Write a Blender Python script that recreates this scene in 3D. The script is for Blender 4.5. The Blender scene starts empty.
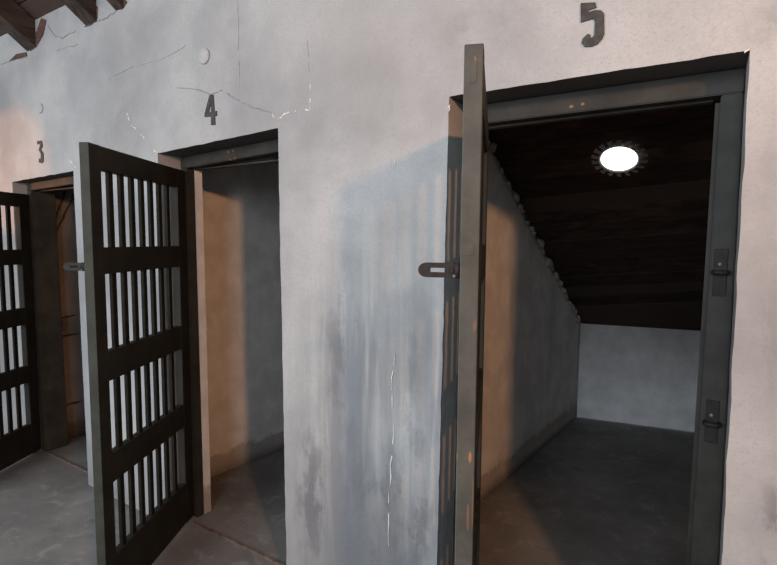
import bpy, bmesh, math, random
from mathutils import Vector, Matrix, noise
random.seed(7)
scn = bpy.context.scene
COL = scn.collection

# ------------------------------------------------------------------ helpers
def link(name, bm, mat, parent=None, smooth=False, loc=None, rotz=None):
    me = bpy.data.meshes.new(name)
    bmesh.ops.recalc_face_normals(bm, faces=bm.faces)
    bm.to_mesh(me); bm.free()
    if smooth:
        for p in me.polygons: p.use_smooth = True
    for m in (mat if isinstance(mat, (list, tuple)) else [mat]):
        me.materials.append(m)
    o = bpy.data.objects.new(name, me); COL.objects.link(o)
    if parent: o.parent = parent
    if loc: o.location = loc
    if rotz is not None: o.rotation_euler = (0, 0, rotz)
    return o

def empty(name, loc=(0, 0, 0), rotz=0):
    o = bpy.data.objects.new(name, None); COL.objects.link(o)
    o.location = loc; o.rotation_euler = (0, 0, rotz); o.empty_display_size = .1
    return o

def tag(o, label=None, cat=None, kind=None, group=None):
    if label: o['label'] = label
    if cat: o['category'] = cat
    if kind: o['kind'] = kind
    if group: o['group'] = group
    return o

def box(bm, x0, x1, y0, y1, z0, z1, bev=0.0, seg=2):
    vs = [bm.verts.new((x, y, z)) for x in (x0, x1) for y in (y0, y1) for z in (z0, z1)]
    idx = [(0, 1, 3, 2), (4, 6, 7, 5), (0, 4, 5, 1), (2, 3, 7, 6), (0, 2, 6, 4), (1, 5, 7, 3)]
    fs = [bm.faces.new([vs[i] for i in f]) for f in idx]
    if bev:
        es = list({e for f in fs for e in f.edges})
        bmesh.ops.bevel(bm, geom=es, offset=bev, segments=seg, profile=.5, affect='EDGES')
    return vs

def bar_between(bm, a, b, w, h, bev=0.0):
    a, b = Vector(a), Vector(b); d = b - a
    L = d.length
    t = bmesh.new(); box(t, -w/2, w/2, 0, L, -h/2, h/2, bev)
    up = Vector((0, 0, 1)); y = d.normalized(); x = y.cross(up).normalized(); z = x.cross(y)
    M = Matrix((x, y, z)).transposed().to_4x4(); M.translation = a
    me = bpy.data.meshes.new('t'); t.to_mesh(me); t.free(); me.transform(M); bm.from_mesh(me)
    bpy.data.meshes.remove(me)

def tube(bm, pts, r, n=10):
    pts = [Vector(p) for p in pts]; rings = []
    for i, p in enumerate(pts):
        d = (pts[min(i+1, len(pts)-1)] - pts[max(i-1, 0)]).normalized()
        a = d.cross(Vector((0, 0, 1)))
        if a.length < .1: a = d.cross(Vector((1, 0, 0)))
        a.normalize(); b = d.cross(a)
        rings.append([bm.verts.new(p + r*(math.cos(2*math.pi*k/n)*a + math.sin(2*math.pi*k/n)*b)) for k in range(n)])
    for r0, r1 in zip(rings, rings[1:]):
        for k in range(n): bm.faces.new((r0[k], r0[(k+1) % n], r1[(k+1) % n], r1[k]))
    bm.faces.new(rings[0]); bm.faces.new(rings[-1][::-1])

def prism(bm, poly, f0, f1):
    """poly: 2-D points; f0/f1 map a 2-D point to 3-D on the two ends."""
    a = [bm.verts.new(f0(*p)) for p in poly]; b = [bm.verts.new(f1(*p)) for p in poly]
    bm.faces.new(a); bm.faces.new(b[::-1])
    n = len(poly)
    for i in range(n): bm.faces.new((a[i], b[i], b[(i+1) % n], a[(i+1) % n]))

# ------------------------------------------------------------------ materials
class NT:
    def __init__(s, name, rough=.8, spec=.3):
        s.m = bpy.data.materials.new(name); s.m.use_nodes = True
        s.t = s.m.node_tree; s.N = s.t.nodes; s.L = s.t.links
        s.b = s.N['Principled BSDF']; s.b.inputs['Roughness'].default_value = rough
        s.b.inputs['Specular IOR Level'].default_value = spec
        s.tc = s.N.new('ShaderNodeTexCoord'); s.co = s.tc.outputs['Object']
        s._xyz = None
    def xyz(s):
        if s._xyz is None:
            s._xyz = s.N.new('ShaderNodeSeparateXYZ'); s.L.new(s.co, s._xyz.inputs[0])
        return s._xyz.outputs
    def put(s, sock, v):
        if hasattr(v, 'is_linked'): s.L.new(v, sock)
        else: sock.default_value = v
    def math(s, op, a, b=0.0, clamp=False):
        n = s.N.new('ShaderNodeMath'); n.operation = op; n.use_clamp = clamp
        s.put(n.inputs[0], a); s.put(n.inputs[1], b); return n.outputs[0]
    def ramp(s, v, lo, hi, a=0.0, b=1.0):
        n = s.N.new('ShaderNodeMapRange'); n.interpolation_type = 'SMOOTHSTEP'
        s.put(n.inputs[0], v); n.inputs[1].default_value = lo; n.inputs[2].default_value = hi
        n.inputs[3].default_value = a; n.inputs[4].default_value = b; return n.outputs[0]
    def noise(s, scale, detail=4, rough=.6, sc=(1, 1, 1), dist=0.0, off=(0, 0, 0)):
        mp = s.N.new('ShaderNodeMapping'); s.L.new(s.co, mp.inputs[0])
        mp.inputs['Scale'].default_value = sc; mp.inputs['Location'].default_value = off
        n = s.N.new('ShaderNodeTexNoise'); s.L.new(mp.outputs[0], n.inputs['Vector'])
        n.inputs['Scale'].default_value = scale; n.inputs['Detail'].default_value = detail
        n.inputs['Roughness'].default_value = rough; n.inputs['Distortion'].default_value = dist
        return n.outputs['Fac']
    def blob(s, c, r, ax='xz', edge=.9):
        X = s.xyz(); i = {'x': 0, 'y': 1, 'z': 2}
        u = s.math('DIVIDE', s.math('SUBTRACT', X[i[ax[0]]], c[0]), r[0])
        v = s.math('DIVIDE', s.math('SUBTRACT', X[i[ax[1]]], c[1]), r[1])
        d = s.math('SQRT', s.math('ADD', s.math('MULTIPLY', u, u), s.math('MULTIPLY', v, v)))
        return s.ramp(d, 1-edge, 1.0, 1.0, 0.0)
    def mix(s, f, a, b, mode='MIX'):
        n = s.N.new('ShaderNodeMix'); n.data_type = 'RGBA'; n.blend_type = mode
        s.put(n.inputs[0], f)
        for k, v in ((6, a), (7, b)):
            if isinstance(v, tuple): v = (*v, 1) if len(v) == 3 else v
            s.put(n.inputs[k], v)
        return n.outputs[2]
    def col(s, v):
        if isinstance(v, tuple): v = (*v, 1)
        s.put(s.b.inputs['Base Color'], v); return s
    def bump(s, h, strength=.3, dist=.01):
        n = s.N.new('ShaderNodeBump'); n.inputs['Strength'].default_value = strength
        n.inputs['Distance'].default_value = dist; s.L.new(h, n.inputs['Height'])
        s.L.new(n.outputs[0], s.b.inputs['Normal']); return s

def simple(name, c, rough=.7, var=.35, scale=18, bump=.15, sc=(1, 1, 1), spec=.3):
    t = NT(name, rough, spec)
    n = t.noise(scale, 5, .65, sc)
    t.col(t.mix(t.ramp(n, .3, .7), tuple(x*(1-var) for x in c), tuple(x*(1+var) for x in c)))
    t.bump(n, bump, .004); return t.m

def wall_mat():
    t = NT('limewashed_plaster', .9, .15)
    big = t.noise(1.3, 5, .6); mid = t.noise(6, 6, .65); fine = t.noise(70, 4, .7)
    streak = t.noise(5.5, 5, .62, (1, 1, .10), .3)
    streak2 = t.noise(16, 4, .6, (1, 1, .06), .2, (3, 0, 0))
    c = t.mix(t.ramp(big, .32, .68), (.235, .235, .238), (.370, .368, .364))
    c = t.mix(t.math('MULTIPLY', t.ramp(mid, .5, .74), .35), c, (.25, .245, .24))
    # slightly pinkish tone in the upper middle of the wall
    pk = t.blob((-.35, 2.35), (.75, .55)); c = t.mix(t.math('MULTIPLY', pk, .35), c, (.345, .332, .322))
    # running stains below a metre and a half on the pier between the right-hand doorways
    pier = t.blob((-.25, .70), (.62, 1.15), edge=.75)
    st = t.math('MULTIPLY', t.ramp(streak, .40, .60), pier)
    c = t.mix(t.math('MULTIPLY', st, .8), c, (.17, .175, .185))
    st2 = t.math('MULTIPLY', t.ramp(streak2, .48, .66), pier)
    c = t.mix(t.math('MULTIPLY', st2, .45), c, (.45, .44, .42))
    # dark damp patches
    patchn = t.ramp(t.noise(9, 6, .7, (1, 1, .45)), .46, .60)
    for cx, cz, rx, rz, k in ((-.60, .42, .16, .50, .75), (-.22, .45, .34, .36, .8), (-.45, 1.05, .16, .65, .4),
                              (-.12, .75, .10, .9, .35), (.95, .78, .085, .34, .75), (.93, 1.3, .1, .3, .3),
                              (-2.15, .25, .3, .5, .5)):
        b = t.math('MULTIPLY', t.math('MULTIPLY', t.blob((cx, cz), (rx, rz)), patchn), k)
        c = t.mix(b, c, (.09, .09, .094))
    for cx, cz, rx, rz, k in ((.12, 2.22, .30, .16, .35), (-.30, 2.16, .22, .12, .22), (-2.0, 2.15, .35, .3, .25),
                              (-.35, 1.95, .35, .2, .16), (.86, 2.06, .10, .10, .5), (.88, 1.6, .05, .55, .25)):
        b = t.math('MULTIPLY', t.math('MULTIPLY', t.blob((cx, cz), (rx, rz)), t.ramp(mid, .35, .6)), k)
        c = t.mix(b, c, (.16, .155, .15))
    # grime at the foot of the wall
    z = t.xyz()[2]
    foot = t.math('MULTIPLY', t.ramp(t.math('ADD', z, t.math('MULTIPLY', mid, .35)), .15, .62, 1, 0), .5)
    c = t.mix(foot, c, (.15, .147, .145))
    low = t.math('MULTIPLY', t.blob((-.27, .22), (.50, .75), edge=.85), t.ramp(streak, .12, .5))
    c = t.mix(t.math('MULTIPLY', low, .85), c, (.13, .135, .145))
    grain = t.noise(150, 3, .8)
    c = t.mix(t.math('MULTIPLY', t.ramp(fine, .45, .75), .30), c, (.21, .21, .21))
    c = t.mix(t.math('MULTIPLY', t.ramp(grain, .5, .72), .42), c, (.18, .18, .18))
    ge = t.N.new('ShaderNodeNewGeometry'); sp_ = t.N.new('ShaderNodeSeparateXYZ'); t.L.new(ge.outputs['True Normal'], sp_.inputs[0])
    c = t.mix(t.math('MULTIPLY', t.ramp(sp_.outputs[2], -.8, -.4, 1, 0), .85), c, (.045, .036, .03))  # shade under the doorway heads painted into the downward-facing plaster
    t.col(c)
    t.bump(t.math('ADD', t.math('MULTIPLY', fine, .35), mid), .35, .006)
    return t.m

def cell_mat(tint=None):
    t = NT('cell_plaster' if not tint else 'brown_cell_plaster', .92, .12)
    mid = t.noise(5, 6, .65); fine = t.noise(55, 4, .7); streak = t.noise(7, 4, .6, (1, 1, .2))
    c = t.mix(t.ramp(mid, .35, .68), (.55, .525, .50), (.69, .665, .64))
    c = t.mix(t.math('MULTIPLY', t.ramp(streak, .5, .72), .3), c, (.36, .35, .34))
    z = t.xyz()[2]
    foot = t.ramp(t.math('ADD', z, t.math('MULTIPLY', t.noise(9, 5, .7), .20)), .20, .26, 1, 0)
    c = t.mix(t.math('MULTIPLY', foot, .65), c, (.24, .20, .17))
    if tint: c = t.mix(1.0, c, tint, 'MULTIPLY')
    t.col(c); t.bump(t.math('ADD', t.math('ADD', t.math('MULTIPLY', fine, .3), mid), t.math('MULTIPLY', foot, -1.2)), .5, .012)
    return t.m

def floor_mat():
    t = NT('trodden_cement', .62, .35)
    big = t.noise(1.6, 5, .6); mid = t.noise(9, 6, .7, (1, 1, 1), .6); fine = t.noise(120, 3, .7)
    c = t.mix(t.ramp(big, .3, .7), (.125, .122, .118), (.215, .208, .20))
    c = t.mix(t.math('MULTIPLY', t.ramp(mid, .5, .72), .55), c, (.32, .31, .30))
    c = t.mix(t.math('MULTIPLY', t.ramp(t.noise(4, 6, .7, (1, 2.4, 1), 1.2, (5, 2, 0)), .55, .7), .5), c, (.10, .097, .094))
    c = t.mix(t.math('MULTIPLY', t.ramp(fine, .5, .8), .25), c, (.09, .088, .085))
    t.col(c); t.bump(t.math('ADD', mid, t.math('MULTIPLY', fine, .25)), .25, .006)
    return t.m

def paint_mat(name, c, chips=(), rough=.65, spec=.18):
    """dark brushed paint over timber; chips: (centre, radius, axes, strength) of bare orange wood"""
    t = NT(name, rough, spec)
    g = t.noise(14, 5, .6, (1, 1, .07)); m = t.noise(8, 5, .65); f = t.noise(60, 4, .7)
    k = t.mix(t.ramp(m, .32, .7), tuple(x*.72 for x in c), tuple(x*1.2 for x in c))
    k = t.mix(t.math('MULTIPLY', t.ramp(g, .5, .75), .35), k, tuple(x*1.55 for x in c))
    wear = t.math('MULTIPLY', t.ramp(f, .66, .72), t.ramp(m, .55, .62))
    k = t.mix(t.math('MULTIPLY', wear, .8), k, (.20, .19, .165))
    for cc, rr, ax, s in chips:
        b = t.math('MULTIPLY', t.ramp(t.math('ADD', t.blob(cc, rr, ax, .9), t.math('MULTIPLY', f, .7)), .62, .78), s)
        k = t.mix(b, k, (.27, .115, .045))
    t.col(k); t.bump(t.math('ADD', g, t.math('MULTIPLY', f, .4)), .22, .004)
    return t.m

def board_mat():
    t = NT('sooty_roof_boards', .85, .15)
    g = t.noise(7, 6, .65, (.7, 2, 2), 1.0); m = t.noise(2.2, 4, .6)
    c = t.mix(t.ramp(g, .35, .7), (.024, .016, .013), (.075, .050, .039))
    c = t.mix(t.math('MULTIPLY', t.ramp(m, .45, .7), .5), c, (.085, .055, .042))
    ge = t.N.new('ShaderNodeNewGeometry'); ri = ge.outputs['Random Per Island']
    c = t.mix(t.math('MULTIPLY', ri, .75), c, (.018, .012, .010))
    c = t.mix(t.math('MULTIPLY', t.ramp(ri, .80, .86, 0, 1), .6), c, (.085, .056, .045))
    t.col(c); t.bump(g, .4, .006); return t.m

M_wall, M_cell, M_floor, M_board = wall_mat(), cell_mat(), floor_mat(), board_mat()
M_cell_brown = cell_mat((.34, .30, .27))  # cell plaster multiplied all over by a dark brown tint
M_door = paint_mat('dark_green_door_paint', (.019, .019, .0155))
M_bar = simple('dark_bar_paint', (.013, .013, .011), .75, .3, 30, .1, spec=.1)
M_door_edge5 = paint_mat('worn_door_edge_paint', (.056, .057, .050),
    chips=(((-.040, 1.080), (.006, .022), 'yz', .95), ((-.010, 1.082), (.005, .020), 'yz', .9), ((-.002, .985), (.003, .09), 'yz', .3),
           ((-.012, .95), (.004, .05), 'yz', .3), ((-.006, 1.36), (.005, .02), 'yz', .25)), rough=.6)
M_door_edge = paint_mat('grey_green_door_edge_paint', (.036, .038, .031), rough=.7)
M_frame = paint_mat('grey_green_frame_paint', (.029, .028, .024), chips=(((-.042, 1.960), (.010, .007), 'xz', .8), ((-.008, 1.963), (.009, .007), 'xz', .8),
    ((-.030, 1.922), (.012, .007), 'xz', .6), ((.004, 1.926), (.010, .007), 'xz', .5)), rough=.6)
M_iron = simple('dark_iron', (.012, .010, .009), .65, .4, 60, .3, spec=.25)
M_tenon = paint_mat('tenon_end_paint', (.062, .06, .05), chips=(((-.013, 1.893), (.0065, .011), 'yz', .8),), rough=.65)
M_rafter = simple('old_rafter_timber', (.038, .026, .021), .85, .55, 12, .5, sc=(3, .4, 3))
M_black = simple('worn_black_stencil_paint', (.045, .043, .042), .85, .3, 45, .1)
M_chip = simple('bare_white_lime', (.58, .575, .55), .9, .12, 60, .2)
M_crack = simple('dark_crack', (.22, .218, .212), .95, .3, 60, .1)
M_faint = simple('faint_hairline', (.33, .33, .33), .95, .12, 60, .1)
M_wall_line = simple('dark_wall_line', (.05, .038, .03), .95, .3, 40, .2)
M_cap = simple('lime_cap', (.335, .335, .33), .9, .10, 40, .2)
M_lump = simple('ragged_plaster_lumps', (.34, .31, .28), .95, .3, 30, .4)

# ------------------------------------------------------------------ front wall with three doorways
RS = .69                                    # fall of the roof towards the back, per metre
def roof_z(y, x=-.136):
    # the eaves line runs level along the slightly skewed back wall, so the boards twist a little
    k = min(max((y-.2)/2.8, 0), 1)
    return 2.885 - RS*(y - .187*(min(max(x, -.8), 1.8)+.136)*k)
TH = .22
# x at floor, x at doorway head, head height -- for each vertical line of the wall
LINES = [(-9.0, -9.0, 1.93), (-3.262, -3.280, 1.918), (-2.440, -2.459, 1.936), (-1.605, -1.617, 1.966),
         (-.757, -.779, 1.998), (-.020, .002, 2.011), (.831, .815, 2.006), (2.7, 2.7, 2.0)]
DOOR_COLS = (1, 3, 5)
def build_wall():
    bm = bmesh.new()
    nx = [max(2, round((LINES[k+1][1]-LINES[k][1])/.04)) for k in range(7)]
    nz = (50, 22); ztop = 2.885
    cache = {}
    def P(k, i, r, j):
        t = i/nx[k]
        if i == nx[k]: k, i, t = k+1, 0, 0.0
        if r == 0 and j == nz[0]: r, j = 1, 0
        key = (k, i, r, j)
        if key in cache: return cache[key]
        A = LINES[k]; B = LINES[min(k+1, 7)]
        xb = A[0]+(B[0]-A[0])*t; xh = A[1]+(B[1]-A[1])*t; zh = A[2]+(B[2]-A[2])*t
        if r == 0: s = j/nz[0]; x = xb+(xh-xb)*s; z = zh*s
        else: s = j/nz[1]; x = xh; z = zh+(ztop-zh)*s
        d = noise.noise(Vector((x*2.2, 0, z*2.2)))*.003 + noise.noise(Vector((x*9, 4, z*9)))*.0010
        e = noise.noise(Vector((x*14, 9, z*14)))*.0035
        fr = bm.verts.new((x+e, d*.6, z+(e if 0 < z else 0)))
        bk = bm.verts.new((x, TH, min(z, roof_z(TH)-.002)))
        cache[key] = (fr, bk); return cache[key]
    edges = {}
    for k in range(7):
        for r in (0, 1):
            if r == 0 and k in DOOR_COLS: continue
            for i in range(nx[k]):
                for j in range(nz[r]):
                    q = [P(k, i, r, j), P(k, i+1, r, j), P(k, i+1, r, j+1), P(k, i, r, j+1)]
                    bm.faces.new([v[0] for v in q]); bm.faces.new([v[1] for v in q][::-1])
                    for a, b in ((0, 1), (1, 2), (2, 3), (3, 0)):
                        kk = frozenset((id(q[a]), id(q[b])))
                        edges.setdefault(kk, []).append((q[a], q[b]))
    for v in edges.values():
        if len(v) == 1:
            a, b = v[0]; bm.faces.new((a[0], a[1], b[1], b[0]))
    # soften and chip the arrises of the openings
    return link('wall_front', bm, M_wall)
wall = build_wall()
tag(wall, 'long grey limewashed plaster wall with three numbered doorways', 'wall', 'structure')

YW = -.0028                                  # marks sit just proud of the plaster
def decal(name, polys, mat, label=None, y=YW):
    bm = bmesh.new()
    for n_, poly in enumerate(polys):
        yy = y-.0003*(n_ % 3)
        prism(bm, poly, lambda x, z: (x, yy, z), lambda x, z: (x, y+.004, z))
    o = link(name, bm, mat, wall)
    if label: o['label'] = label
    return o

# marks on the plaster, metres along the wall and up
G3 = [[(-2.882, 2.152), (-2.823, 2.149), (-2.815, 2.113), (-2.841, 2.097), (-2.811, 2.07), (-2.813, 2.021), (-2.833, 2.009), (-2.873, 2.018), (-2.868, 2.042), (-2.845, 2.034), (-2.839, 2.066), (-2.867, 2.096), (-2.846, 2.118), (-2.849, 2.133), (-2.88, 2.131)]]
G4 = [[(-1.202, 2.193), (-1.18, 2.19), (-1.211, 2.12), (-1.239, 2.115)], [(-1.191, 2.192), (-1.178, 2.19), (-1.169, 2.056), (-1.196, 2.057)], [(-1.239, 2.117), (-1.157, 2.115), (-1.158, 2.094), (-1.24, 2.099)]]
G5 = [[(0.412, 2.211), (0.451, 2.204), (0.455, 2.189), (0.434, 2.186), (0.434, 2.181), (0.452, 2.183), (0.467, 2.179), (0.475, 2.169), (0.478, 2.115), (0.473, 2.101), (0.461, 2.089), (0.444, 2.085), (0.428, 2.088), (0.418, 2.1), (0.422, 2.113), (0.434, 2.122), (0.441, 2.119), (0.441, 2.113), (0.446, 2.109), (0.452, 2.115), (0.452, 2.152), (0.448, 2.161), (0.414, 2.158)]]
CRACKS = [
   ( [(-2.674, 2.814), (-2.602, 2.739), (-2.512, 2.709), (-2.363, 2.718)] , 0.01 , 'd' ),
   ( [(-3.355, 2.708), (-3.159, 2.703), (-2.959, 2.683)] , 0.016 , 'd' ),
   ( [(-2.585, 2.654), (-2.487, 2.65), (-2.341, 2.64)] , 0.008 , 'd' ),
   ( [(-2.142, 2.719), (-2.038, 2.717), (-1.938, 2.731)] , 0.01 , 'd' ),
   ( [(-2.043, 2.397), (-1.851, 2.423), (-1.571, 2.416), (-1.433, 2.431), (-1.338, 2.452)] , 0.006 , 'f' ),
   ( [(-1.01, 2.56), (-1.008, 2.459), (-1.011, 2.157)] , 0.007 , 'f' ),
   ( [(-1.459, 2.266), (-1.275, 2.226), (-1.205, 2.196), (-1.12, 2.2), (-1.04, 2.156), (-0.932, 2.104), (-0.814, 2.063)] , 0.006 , 'd' ),
   ( [(-0.809, 2.06), (-0.798, 2.045), (-0.769, 2.03), (-0.745, 2.049), (-0.712, 2.051)] , 0.012 , 'w' ),
   ( [(-0.681, 2.053), (-0.665, 2.052)] , 0.008 , 'w' ),
   ( [(-0.628, 2.052), (-0.604, 2.049), (-0.6, 2.096)] , 0.011 , 'w' ),
   ( [(-0.605, 2.149), (-0.598, 2.122)] , 0.009 , 'w' ),
   ( [(-1.877, 2.199), (-1.835, 2.13), (-1.76, 2.077), (-1.713, 2.045)] , 0.01 , 'w' ),
   ( [(-2.504, 2.003), (-2.459, 1.982), (-2.415, 1.95)] , 0.014 , 'w' ),
   ( [(-1.648, 1.985), (-1.615, 1.973)] , 0.012 , 'w' ),
   ( [(0.801, 2.005), (0.817, 2.005)] , 0.01 , 'w' ),
   ( [(-0.198, 1.145), (-0.214, 1.004)] , 0.006 , 'w' ),
   ( [(-0.214, 1.004), (-0.202, 0.866)] , 0.005 , 'w' ),
   ( [(-0.204, 0.858), (-0.217, 0.606)] , 0.009 , 'w' ),
   ( [(-0.22, 0.586), (-0.222, 0.327)] , 0.006 , 'w' ),
   ( [(-0.204, 1.828), (-0.208, 1.786)] , 0.005 , 'w' ),
   ( [(0.004, 1.984), (0.001, 1.958)] , 0.008 , 'w' ),
   ( [(-0.614, 2.316), (-0.605, 2.193)] , 0.004 , 'f' ),
]
CAPS = [(-1.235, 2.37, 0.035, 0.035), (-2.821, 2.346, 0.036, 0.03)]

def ribbon(pts, w, seed=0, sub=6, gaps=0.0):
    rnd = random.Random(seed); P = []; j = min(w*.5, .004)
    for (x0, z0), (x1, z1) in zip(pts, pts[1:]):
        for k in range(sub):
            t = k/sub; P.append((x0+(x1-x0)*t+rnd.uniform(-j, j), z0+(z1-z0)*t+rnd.uniform(-j, j)))
    P.append(pts[-1]); A, B = [], []
    for i, (x, z) in enumerate(P):
        a = P[max(i-1, 0)]; b = P[min(i+1, len(P)-1)]
        dx, dz = b[0]-a[0], b[1]-a[1]; L = math.hypot(dx, dz) or 1
        ww = w*rnd.uniform(.12, .6)*(.3 if i in (0, len(P)-1) else 1)/2
        A.append((x-dz/L*ww, z+dx/L*ww)); B.append((x+dz/L*ww, z-dx/L*ww))
    return [[A[i], A[i+1], B[i+1], B[i]] for i in range(len(P)-1) if rnd.random() > gaps]

decal('painted_number', G3, M_black, 'small black stencilled number 3 above the left doorway', YW-.002)
decal('painted_number', G4, M_black, 'black stencilled number 4 above the middle doorway', YW-.002)
decal('painted_number', G5, M_black, 'large black stencilled number 5 above the right doorway', YW-.002)
for i, (pts, w, kind) in enumerate(CRACKS):
    m = {'w': M_chip, 'd': M_crack, 'f': M_faint}[kind]
    nm = {'w': 'plaster_chip', 'd': 'dark_line', 'f': 'hairline_crack'}[kind]
    lb = {'w': 'white bare lime showing through the grey wash', 'd': None, 'f': None}[kind]
    decal(nm, ribbon(pts, w, i, 6, .3 if kind == 'w' else .08), m, lb, YW+.0005*(i % 3))
M_brick = simple('exposed_reddish_brick', (.075, .042, .033), .95, .5, 50, .4)
for poly in [
     [(-3.217, 2.705), (-3.11, 2.73), (-2.97, 2.716), (-2.959, 2.69), (-3.057, 2.695)] ,
     [(-2.915, 2.712), (-2.834, 2.721), (-2.736, 2.778), (-2.691, 2.851), (-2.752, 2.876), (-2.854, 2.779)] ,
     [(-2.26, 2.718), (-2.187, 2.713), (-2.123, 2.736), (-2.118, 2.797), (-2.157, 2.817), (-2.174, 2.736)] ,
     [(-1.945, 2.736), (-1.88, 2.726), (-1.833, 2.75), (-1.85, 2.764), (-1.895, 2.775), (-1.897, 2.745)] ,
    ]:
    decal('exposed_brick', [poly], M_brick, 'broken plaster edge showing reddish brick beside a rafter', YW-.001)
for (cx, cz, rx, rz) in CAPS:
    bm = bmesh.new(); n = 28; rings = []
    for (r, y) in ((1.0, .004), (1.0, -.006), (.90, -.009), (.0001, -.009)):
        rings.append([bm.verts.new((cx+rx*r*math.cos(2*math.pi*k/n), y, cz+rz*r*math.sin(2*math.pi*k/n))) for k in range(n)])
    for a, b in zip(rings, rings[1:]):
        for k in range(n): bm.faces.new((a[k], a[(k+1) % n], b[(k+1) % n], b[k]))
    link('plaster_cap', bm, M_cap, wall)['label'] = 'small round plastered disc on the wall'

# ------------------------------------------------------------------ floor
bm = bmesh.new()
NXF, NYF = 120, 110
vs = [[bm.verts.new((-9.6+13.6*i/NXF, -5.5+9.7*j/NYF, noise.noise(Vector((i*.35, j*.35, 0)))*.003-.004)) for j in range(NYF+1)] for i in range(NXF+1)]
for i in range(NXF):
    for j in range(NYF): bm.faces.new((vs[i][j], vs[i+1][j], vs[i+1][j+1], vs[i][j+1]))
fl = link('floor', bm, M_floor, smooth=True)
tag(fl, 'worn grey cement floor running from the passage into the cells', 'floor', 'structure')
# cement joint along each threshold
M_joint = simple('threshold_joint', (.16, .125, .10), .8, .5, 30, .3)
for k, nm in ((1, 'left'), (3, 'middle'), (5, 'right')):
    bm = bmesh.new(); box(bm, LINES[k][0]+.07, LINES[k+1][0]-.07, .085, .10, -.004, .0035, .001)
    link('threshold_joint', bm, M_joint, fl)

# ------------------------------------------------------------------ partitions between the cells, back wall
def back_y(x): return 2.974 + .187*(x + .136)
def partition(name, xa, slope, th, label, seed, mat=None):
    """left face at x = xa+slope*y - th, right face (seen from the passage) at x = xa+slope*y"""
    bm = bmesh.new(); n = 46; zs = 24; y0 = TH+.001
    grid = {}
    for s, off in ((0, 0.0), (1, -th)):
        for i in range(n+1):
            y = y0 + (back_y(xa+slope*2.9+off)-y0-.0)*i/n
            zt = roof_z(y, xa+slope*y)-.004
            for j in range(zs+1):
                z = zt*j/zs
                d = 0.0
                if 0 < j < zs and 0 < i < n:
                    d = noise.noise(Vector((y*3, seed, z*3)))*.010 + noise.noise(Vector((y*11, seed, z*11)))*.004
                    if z < .16: d -= .012 + .012*noise.noise(Vector((y*14, seed, z*14)))
                grid[s, i, j] = bm.verts.new((xa+slope*y+off+d, y, z))
    for i in range(n):
        for j in range(zs):
            bm.faces.new((grid[0, i, j], grid[0, i+1, j], grid[0, i+1, j+1], grid[0, i, j+1]))
            bm.faces.new((grid[1, i, j], grid[1, i, j+1], grid[1, i+1, j+1], grid[1, i+1, j]))
        bm.faces.new((grid[0, i, 0], grid[1, i, 0], grid[1, i+1, 0], grid[0, i+1, 0]))
        bm.faces.new((grid[0, i, zs], grid[0, i+1, zs], grid[1, i+1, zs], grid[1, i, zs]))
    for j in range(zs):
        bm.faces.new((grid[0, 0, j], grid[0, 0, j+1], grid[1, 0, j+1], grid[1, 0, j]))
        bm.faces.new((grid[0, n, j], grid[1, n, j], grid[1, n, j+1], grid[0, n, j+1]))
    o = link(name, bm, mat or M_cell, smooth=True)
    tag(o, label, 'wall', 'structure')
    return o
wl3 = partition('wall_left', -3.31, .02, .25, 'brown side wall inside the left cell, behind the far open door', 1.3, M_cell_brown)
wl4 = partition('wall_partition', -1.943, .121, .22, 'plaster side wall with crumbling foot inside the middle cell numbered 4', 5.1)
wl5 = partition('wall_partition', -.405, .090, .20, 'plaster side wall sloping away inside the right cell numbered 5', 9.7)
wr = partition('wall_right', 1.50, .05, .20, 'right hand side wall inside the cell numbered 5', 14.2)

# dark slanting lines and a crumbling ledge in the side wall of the left cell
for i, pts in enumerate([
[(0.348, 1.91), (0.286, 1.73), (0.24, 1.582)] ,
[(0.409, 1.878), (0.325, 1.702), (0.258, 1.553)] ,
[(0.213, 1.567), (0.258, 1.553)] ,
[(0.178, 0.926), (0.279, 0.943), (0.377, 0.954)] ,
[(0.15, 0.274), (0.264, 0.273), (0.393, 0.277)] ,
[(0.193, 0.805), (0.386, 0.806)] ,
]):
    bm = bmesh.new()
    for poly in ribbon(pts, .022 if i < 3 else .030, 70+i):
        prism(bm, poly, lambda y, z: (-3.31+.02*y+.002, y, z), lambda y, z: (-3.31+.02*y+.013, y, z))
    link('dark_line', bm, M_wall_line, wl3)
bm = bmesh.new(); nx_, nz_ = 110, 20
g = [[None]*(nz_+1) for _ in range(nx_+1)]
for i in range(nx_+1):
    x = -4.2+6.0*i/nx_; y = back_y(x)
    for j in range(nz_+1):
        z = roof_z(y, x)*j/nz_
        d = noise.noise(Vector((x*4, 2, z*4)))*.010 if 0 < j < nz_ else 0
        g[i][j] = bm.verts.new((x, y+.001+d, z))
for i in range(nx_):
    for j in range(nz_): bm.faces.new((g[i][j], g[i+1][j], g[i+1][j+1], g[i][j+1]))
bmesh.ops.solidify(bm, geom=bm.faces[:], thickness=.2)
M_back = simple('pale_back_plaster', (.84, .84, .84), .92, .10, 6, .4)
tag(link('wall_back', bm, M_back, smooth=False), 'low pale back wall at the end of the cell numbered 5', 'wall', 'structure')

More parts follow.
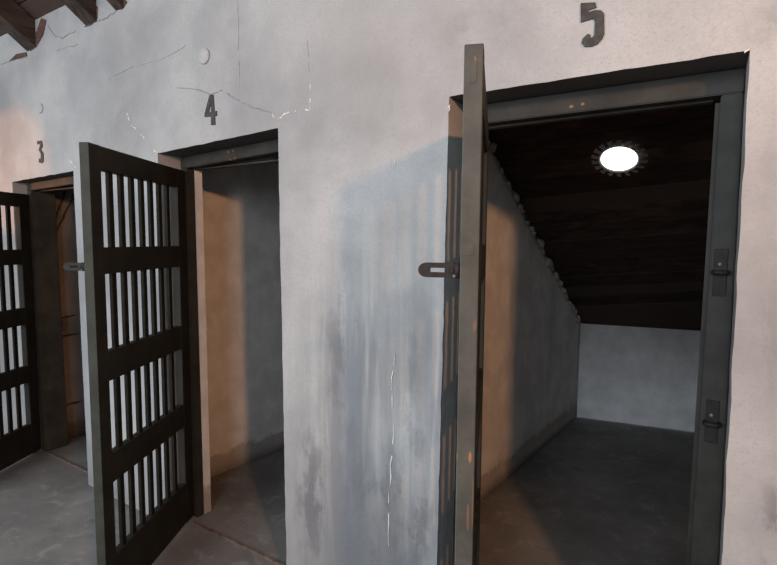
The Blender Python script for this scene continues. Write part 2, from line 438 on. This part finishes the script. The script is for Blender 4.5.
# ragged plaster where the side wall of the right cell meets the boards
rnd = random.Random(5)
bm = bmesh.new()
for k in range(46):
    y = .35+2.55*(k+rnd.random())/46
    x = -.405+.09*y; z = roof_z(y, x)-.012-rnd.random()*.018
    r = rnd.uniform(.010, .030)
    t = bmesh.new(); bmesh.ops.create_icosphere(t, subdivisions=2, radius=r)
    for v in t.verts: v.co *= 1+.5*noise.noise(v.co*60+Vector((k, 0, 0)))
    me = bpy.data.meshes.new('t'); t.to_mesh(me); t.free()
    me.transform(Matrix.Translation((x+r*.3, y, z)) @ Matrix.Rotation(math.atan(RS), 4, 'X').inverted() @ Matrix.Diagonal((1, rnd.uniform(1, 2.4), 1, 1)))
    bm.from_mesh(me); bpy.data.meshes.remove(me)
link('ragged_plaster', bm, M_lump, wl5, smooth=True)['label'] = 'ragged lumps of plaster along the roof boards'

# ------------------------------------------------------------------ board roof, sloping down to the back
bm = bmesh.new()
rnd = random.Random(3)
pitch = .155; c, s = 1/math.hypot(1, RS), RS/math.hypot(1, RS)
y = -2.5
while y < 3.6:
    y1 = y+pitch*c
    d = rnd.uniform(0, .009); gap = .010
    for (xa, xb) in ((-9.4, -3.1+rnd.uniform(-.3, .3)), (None, -.7+rnd.uniform(-.2, .2)), (None, 3.2)):
        if xa is None: xa = last+.003
        last = xb
        dd = d+rnd.uniform(0, .005)
        poly = [(y, roof_z(y)+dd), (y1-gap, roof_z(y1-gap)+dd), (y1-gap, roof_z(y1-gap)+.05), (y, roof_z(y)+.05)]
        xs = [xa] + [q for q in (-.8, -.2, .4, 1.0, 1.8) if xa < q < xb] + [xb]
        rings = [[bm.verts.new((q, a, b+roof_z(a, q)-roof_z(a))) for a, b in poly] for q in xs]
        for r0, r1 in zip(rings, rings[1:]):
            for k in range(4): bm.faces.new((r0[k], r1[k], r1[(k+1) % 4], r0[(k+1) % 4]))
        bm.faces.new(rings[0]); bm.faces.new(rings[-1][::-1])
    y = y1
# a solid deck above the boards closes the gaps
prism(bm, [(-2.5, roof_z(-2.5)+.04), (.3, roof_z(.3)+.045), (3.6, roof_z(3.6)+.36), (3.6, roof_z(3.6)+.46), (-2.5, roof_z(-2.5)+.09)],
      lambda a, b: (-9.4, a, b), lambda a, b: (3.2, a, b))
tag(link('ceiling', bm, M_board), 'dark sooty board roof sloping down to the back of the cells', 'ceiling', 'structure')

# rafters meeting the wall under the eaves, top left
def rafter(x, w, h, label, ylen):
    bm = bmesh.new()
    y0, y1 = -.004, -ylen
    n = 14; rings = []
    for i in range(n+1):
        yy = y0+(y1-y0)*i/n; zt = roof_z(yy)-.002
        e = [noise.noise(Vector((x*5, yy*4, q*3.3)))*.008 for q in range(4)]
        rings.append([bm.verts.new(p) for p in ((x-w/2+e[0], yy, zt-h+e[1]), (x+w/2+e[2], yy, zt-h-e[1]), (x+w/2+e[3], yy, zt), (x-w/2-e[0], yy, zt))])
    for a, b in zip(rings, rings[1:]):
        for k in range(4): bm.faces.new((a[k], a[(k+1) % 4], b[(k+1) % 4], b[k]))
    bm.faces.new(rings[0]); bm.faces.new(rings[-1][::-1])
    tag(link('rafter', bm, M_rafter), label, 'rafter', None, 'rafters under the eaves')
rafter(-2.895, .115, .165, 'dark rafter end over doorway 3, leftmost and lowest of the three rafters', 2.3)
rafter(-2.185, .115, .165, 'dark rafter meeting the wall top, middle one of the three rafters', 2.3)
rafter(-1.90, .075, .155, 'thin brown rafter stub at the photo edge, rightmost of the three rafters', 2.3)

# ------------------------------------------------------------------ door frames
FY1, WF = .205, .068
def frame(idx, k, head, label, keepers=False, FY0=.13, HW=.050):
    A, B = LINES[k], LINES[k+1]
    xl, xr = A[1]+.002, B[1]-.002
    xlb, xrb = A[0]+.002, B[0]-.002
    t = empty('trim_%d' % idx, ((xl+xr)/2, FY0, 0)); tag(t, label, 'door frame', 'structure')
    off = Vector((-(xl+xr)/2, -FY0, 0))
    if idx > 1:
      bm = bmesh.new(); v = box(bm, 0, HW+.003, FY0+.047, TH+.0005, 0, head, 0)
      for q in v: q.co.x += xlb+(xl-xlb)*q.co.z/head
      link('plaster_return', bm, M_cell, wall)
    def part(name, bm, m):
        bmesh.ops.translate(bm, verts=bm.verts, vec=off); return link(name, bm, m, t)
    htop = min(A[2], B[2])-.004
    for (x0b, x1b, x0, x1, ya, yb) in ((xlb, xlb+HW, xl, xl+HW, FY0, FY0+.046 if idx > 1 else TH+.02), (xrb-.075, xrb, xr-.051, xr, FY0, FY1)):
        bm = bmesh.new(); v = box(bm, 0, 1, ya, yb, 0, head, 0)
        for q in v:
            f = q.co.z/head; a = x0b+(x0-x0b)*f; b = x1b+(x1-x1b)*f; q.co.x = a+(b-a)*q.co.x
        bmesh.ops.bevel(bm, geom=bm.edges[:], offset=.003, segments=2, affect='EDGES')
        part('post', bm, MF)
    bm = bmesh.new(); v = box(bm, 0, 1, FY0-.002, FY1, 0, 1, 0)
    for q in v:
        z1 = (A[2] if q.co.x < .5 else B[2])-.004; z0 = z1-(htop-head)
        q.co.x = xl if q.co.x < .5 else xr; q.co.z = z0 if q.co.z < .5 else z1
    bmesh.ops.bevel(bm, geom=bm.edges[:], offset=.003, segments=2, affect='EDGES')
    part('lintel', bm, MF)
    # the rebate the leaf closes against
    bm = bmesh.new()
    v = box(bm, 0, .016, FY0+.045, FY1-.002, 0, head-.01, 0)
    for q in v:
        f = q.co.z/head; q.co.x += (xrb-.075)+((xr-.051)-(xrb-.075))*f-.012
    part('door_stop', bm, MF)
    bm = bmesh.new(); box(bm, xl+HW, xr-WF, FY0+.045, FY1-.002, head-.005, head+.004, .002); part('door_stop', bm, M_frame_dark)
    if keepers:
        for (kx, kz, zt, zb) in ((.785, 1.452, 1.517, 1.385), (.787, 1.020, 1.086, .962)):
            bm = bmesh.new(); box(bm, kx-.016, kx+.016, FY0-.004, FY0+.001, zb, zt, .0015)
            kp = part('bolt_keeper', bm, M_iron); kp['label'] = 'iron bolt keeper plate on the right post, %s' % ('upper' if kz > 1.2 else 'lower')
            bm = bmesh.new()
            z = kz
            tube(bm, [(kx-.017, FY0-.003, z), (kx-.017, FY0-.016, z), (kx-.010, FY0-.022, z), (kx+.010, FY0-.022, z), (kx+.017, FY0-.016, z), (kx+.017, FY0-.003, z)], .0065)
            bmesh.ops.translate(bm, verts=bm.verts, vec=off); link('staple', bm, M_iron, kp, smooth=True)
            bm = bmesh.new(); bmesh.ops.create_uvsphere(bm, u_segments=12, v_segments=8, radius=.0055)
            for q in bm.verts: q.co = Vector((kx-.002, FY0-.005+q.co.y*.6, z+.022))+Vector((q.co.x, 0, q.co.z))
            bmesh.ops.translate(bm, verts=bm.verts, vec=off); link('rivet', bm, M_rivet, kp, smooth=True)
    return t
M_rivet = simple('worn_rivet_steel', (.10, .092, .088), .45, .2, 60, .1, spec=.6)
M_frame_dark = paint_mat('brown_black_frame_paint', (.040, .036, .030), rough=.65)
MF = M_frame_dark
frame(1, 1, 1.865, 'dark timber door frame set in the far left doorway 3', FY0=.087, HW=.06)
MF = M_frame
frame(2, 3, 1.905, 'grey green timber door frame set in the middle doorway 4')
frame(3, 5, 1.938, 'grey green timber door frame with two bolt keepers in right doorway 5', True)

# ------------------------------------------------------------------ barred door leaves
HY = .1288; LEN = .769; LT = .038
ROWS = [(1.800, 1.500), (1.395, 1.085), (.965, .665), (.545, .235)]
def outside(o):
    for p in o.data.polygons:
        if p.normal.y < -.5: p.material_index = 1
M_out = paint_mat('bounce_outer_door_paint', (.15, .155, .14))  # unseen outer faces made paler to bounce daylight onto the doorway reveal
def leaf(idx, hx, ang, zs, hasp_z, label, edge_mat, tenons=False, hy=HY):
    t = empty('door_%d' % idx, (hx, hy, 0), -ang)
    tag(t, label, 'door', 'structure')
    top = 1.892*zs; SW = .070; SH = .085
    bm = bmesh.new(); box(bm, LEN-SW, LEN, -LT, 0, .012, top, .0025)
    o = link('stile', bm, [M_door, edge_mat, M_out], t)
    for p in o.data.polygons:
        if p.normal.x > .5: p.material_index = 1
        elif p.normal.y < -.5: p.material_index = 2
    bm = bmesh.new(); box(bm, 0, SH, -LT, 0, .012, top, .0025); outside(link('stile', bm, [M_door, M_out], t))
    edges = [top]+[z*zs for r in ROWS for z in r]+[.014]
    for a, b in zip(edges[0::2], edges[1::2]):
        bm = bmesh.new(); box(bm, SH-.002, LEN-SW+.002, -LT+.001, -.001, b, a-.001 if a == top else a, .0025)
        outside(link('rail', bm, [M_door, M_out], t))
    for i in range(7):
        x = SH+(LEN-SW-SH)*(i+1)/8
        bm = bmesh.new(); box(bm, x-.0145, x+.0145, -LT/2-.008, -LT/2+.008, .20*zs, 1.82*zs, .003)
        outside(link('bar', bm, [M_bar, M_out], t))
    # hasp swung out square to the leaf, near its free edge
    x = LEN-.010; hz = hasp_z; hh = .0155
    bm = bmesh.new(); box(bm, x-.060, x-.004, -LT-.003, -LT, hz-hh, hz+hh, .001)
    pl = link('hasp_plate', bm, M_iron, t)
    bm = bmesh.new()
    y0, y1 = -LT-.010, -LT-.088
    pts = [(y0, hz-hh), (y0, hz+hh)]
    for k in range(9):
        a = math.pi/2+math.pi*k/8
        pts.append((y1+hh*.55-(hh*.55)*(-math.cos(a)), hz+hh*math.sin(a)))
    sl0, sl1, sh = y0-.020, y1+.026, .0045
    # plate with a slot: four bars and a rounded tip
    def pr(poly): prism(bm, poly, lambda a, b: (x-.0015, a, b), lambda a, b: (x+.0015, a, b))
    tip = [(y1+.018, hz-hh), (sl1, hz-hh), (sl1, hz+hh), (y1+.018, hz+hh)]
    arc = [(y1+.018-.018*math.sin(math.pi*k/10), hz+hh*math.cos(math.pi*k/10)) for k in range(1, 10)]
    pr([(sl1, hz-hh), (sl1, hz+hh), (y1+.018, hz+hh)]+arc+[(y1+.018, hz-hh)])
    pr([(sl0, hz+sh), (sl0, hz+hh), (sl1, hz+hh), (sl1, hz+sh)])
    pr([(sl0, hz-hh), (sl0, hz-sh), (sl1, hz-sh), (sl1, hz-hh)])
    pr([(y0, hz-hh), (y0, hz+hh), (sl0, hz+hh), (sl0, hz-hh)])
    hp = link('hasp', bm, M_iron, t); hp['label'] = 'slotted iron hasp swung out from the door edge'
    bm = bmesh.new(); tube(bm, [(x, -LT-.007, hz-hh-.001), (x, -LT-.007, hz+hh+.001)], .0065, 14)
    link('hinge_barrel', bm, M_iron, hp, smooth=True)
    bm = bmesh.new(); box(bm, x+.001, x+.005, -LT-.022, -LT-.013, hz-.006, hz+.006, .0015); link('rivet', bm, M_iron, hp)
    bm = bmesh.new(); bmesh.ops.create_uvsphere(bm, u_segments=10, v_segments=8, radius=.0035)
    bmesh.ops.translate(bm, verts=bm.verts, vec=(x+.004, -LT-.012, hz-.012)); link('rivet', bm, M_rivet, hp, smooth=True)
    if tenons:
        for (z0, z1) in ((1.845, 1.902), (1.503, 1.530)):
            bm = bmesh.new(); c = -.0185 if z1 > 1.7 else -.022; w = .0058
            if z1 > 1.7:
                poly = [(c-w, z0+.004), (c-w*.4, z0), (c+w*.4, z0), (c+w, z0+.004), (c+w, z1-.018), (c+.0012, z1), (c-w, z1-.018)]
            else:
                poly = [(c-.012, z0), (c+.010, z0+.003), (c+.011, z1), (c-.012, z1)]
            prism(bm, poly, lambda a, b: (LEN-.001, a, b), lambda a, b: (LEN+.0012, a, b))
            link('tenon_end', bm, M_tenon, t)['label'] = 'through tenon showing bare orange wood on the door edge' if z1 > 1.7 else 'through tenon end on the door edge'
    return t
leaf(1, -3.255, 1.0682, .972, 1.40, 'dark green barred timber door standing open at far left doorway 3', M_door_edge, hy=.085)
leaf(2, -1.6475+.068, 1.0682, 1.0, 1.427, 'dark green barred timber door standing open at middle doorway 4', M_door_edge)
leaf(3, .094, 1.2167, 1.015, 1.473, 'grey green door seen edge-on with hasp, standing open at right doorway 5', M_door_edge5, True)

# ------------------------------------------------------------------ round skylight in the boards of cell 5
def skylight():
    c0 = Vector((.340, 1.354, roof_z(1.354, .340)))
    ex = Vector((1, 0, 0)); ey = Vector((0, 1, -RS)).normalized(); en = ex.cross(ey)
    if en.z > 0: en = -en                    # faces down into the cell
    t = empty('skylight', c0)
    tag(t, 'glowing round white skylight with ribbed dark collar in the board roof', 'skylight')
    def pt(r, a, h): return ex*(r*math.cos(a))+ey*(r*math.sin(a))+en*h
    bm = bmesh.new(); n = 72; rings = []
    for (r, h) in ((.086, .006), (.095, .014), (.102, .014)):
        rings.append([bm.verts.new(pt(r, 2*math.pi*k/n, h)) for k in range(n)])
    rr = [bm.verts.new(pt(.136, 2*math.pi*k/n, .010 if (k//2) % 2 else .003)) for k in range(n)]
    r2 = [bm.verts.new(pt(.106, 2*math.pi*k/n, .014 if (k//2) % 2 else .004)) for k in range(n)]
    for a, b in zip(rings, rings[1:]):
        for k in range(n): bm.faces.new((a[k], a[(k+1) % n], b[(k+1) % n], b[k]))
    for k in range(n):                       # eighteen little tabs round the rim
        if (k//2) % 2: bm.faces.new((rings[-1][k], rings[-1][(k+1) % n], rr[(k+1) % n], rr[k]))
    for v in r2: bm.verts.remove(v)
    for v in list(bm.verts):
        if not v.link_faces: bm.verts.remove(v)
    link('collar', bm, M_collar, t)
    bm = bmesh.new(); rings = []
    for (r, h) in ((.091, .007), (.075, .014), (.045, .019)):
        rings.append([bm.verts.new(pt(r, 2*math.pi*k/48, h)) for k in range(48)])
    cv = bm.verts.new(pt(0, 0, .020))
    for a, b in zip(rings, rings[1:]):
        for k in range(48): bm.faces.new((a[k], a[(k+1) % 48], b[(k+1) % 48], b[k]))
    for k in range(48): bm.faces.new((rings[-1][k], rings[-1][(k+1) % 48], cv))
    link('lens', bm, M_glow, t, smooth=True)
M_collar = simple('grey_ribbed_collar', (.30, .29, .28), .6, .3, 40, .1)
g_ = NT('skylight_glow', .4); g_.col((.9, .92, .92))
g_.b.inputs['Emission Color'].default_value = (.93, 1, .98, 1); g_.b.inputs['Emission Strength'].default_value = 3.5
M_glow = g_.m
skylight()

# ------------------------------------------------------------------ light
w = bpy.data.worlds.new('overcast'); scn.world = w; w.use_nodes = True
WN, WL = w.node_tree.nodes, w.node_tree.links
bg = WN['Background']; bg.inputs[0].default_value = (.82, .91, 1.0, 1)
# the open side of the passage lies to the left; an added dimming to the right keeps the cells' side walls dark
wt = WN.new('ShaderNodeTexCoord'); ws = WN.new('ShaderNodeSeparateXYZ'); wr_ = WN.new('ShaderNodeMapRange')
WL.new(wt.outputs['Generated'], ws.inputs[0]); WL.new(ws.outputs[0], wr_.inputs[0])
wr_.interpolation_type = 'SMOOTHSTEP'
for i_, v_ in ((1, -.1), (2, .80), (3, .85), (4, .10)): wr_.inputs[i_].default_value = v_
WL.new(wr_.outputs[0], bg.inputs[1])

def area(name, loc, target, size, energy, col, size_y=None, spread=None):
    l = bpy.data.lights.new(name, 'AREA'); l.energy = energy; l.color = col; l.size = size
    if size_y: l.shape = 'RECTANGLE'; l.size_y = size_y
    if spread: l.spread = spread
    o = bpy.data.objects.new(name, l); COL.objects.link(o); o.location = loc
    o.rotation_euler = (Vector(target)-Vector(loc)).to_track_quat('-Z', 'Y').to_euler()
    return o
# warm light from a bright opening to the right of the viewer; it throws the door's shade on the pier
area('warm_opening_light', (2.35, -2.16, 2.40), (-.6, .3, 1.2), .15, 72, (1.0, .50, .24))
# broad cool daylight from the open side of the passage, ahead and to the left
area('passage_daylight', (-2.0, -4.8, 2.2), (-.9, 0, 1.2), 4.4, 225, (.90, .95, 1.0), 2.6)
area('passage_daylight_right', (1.0, -3.5, 2.5), (.35, 1.5, .6), .7, 44, (.86, .92, 1.0), 1.4)
# second warm source far left, just catching the wall over doorway 3
sp = bpy.data.lights.new('warm_left_light', 'SPOT'); sp.energy = 165; sp.color = (1, .38, .11); sp.spot_size = math.radians(24); sp.spot_blend = .2; sp.shadow_soft_size = .05
so = bpy.data.objects.new('warm_left_light', sp); COL.objects.link(so); so.location = (-4.6, -1.6, 1.9)
so.rotation_euler = (Vector((-3.35, 0, 1.98))-so.location).to_track_quat('-Z', 'Y').to_euler()

# ------------------------------------------------------------------ camera
cam = bpy.data.cameras.new('camera'); co = bpy.data.objects.new('camera', cam); COL.objects.link(co)
F, YAW, PIT, ROLL = 499.91, -.5638, -.0824, .0069
cam.sensor_width = 36; cam.lens = F/777*36; cam.clip_start = .02
Fv = Vector((math.sin(YAW)*math.cos(PIT), math.cos(YAW)*math.cos(PIT), math.sin(PIT)))
R = Vector((math.cos(YAW), -math.sin(YAW), 0)); U = R.cross(Fv)
R2 = R*math.cos(ROLL)+U*math.sin(ROLL); U2 = U*math.cos(ROLL)-R*math.sin(ROLL)
Mx = Matrix((R2, U2, -Fv)).transposed().to_4x4(); Mx.translation = (.7472, -1.5468, 1.5321)
co.matrix_world = Mx
scn.camera = co
scn.view_settings.view_transform = 'Standard'; scn.view_settings.look = 'None'
scn.view_settings.exposure = 0; scn.view_settings.gamma = 1
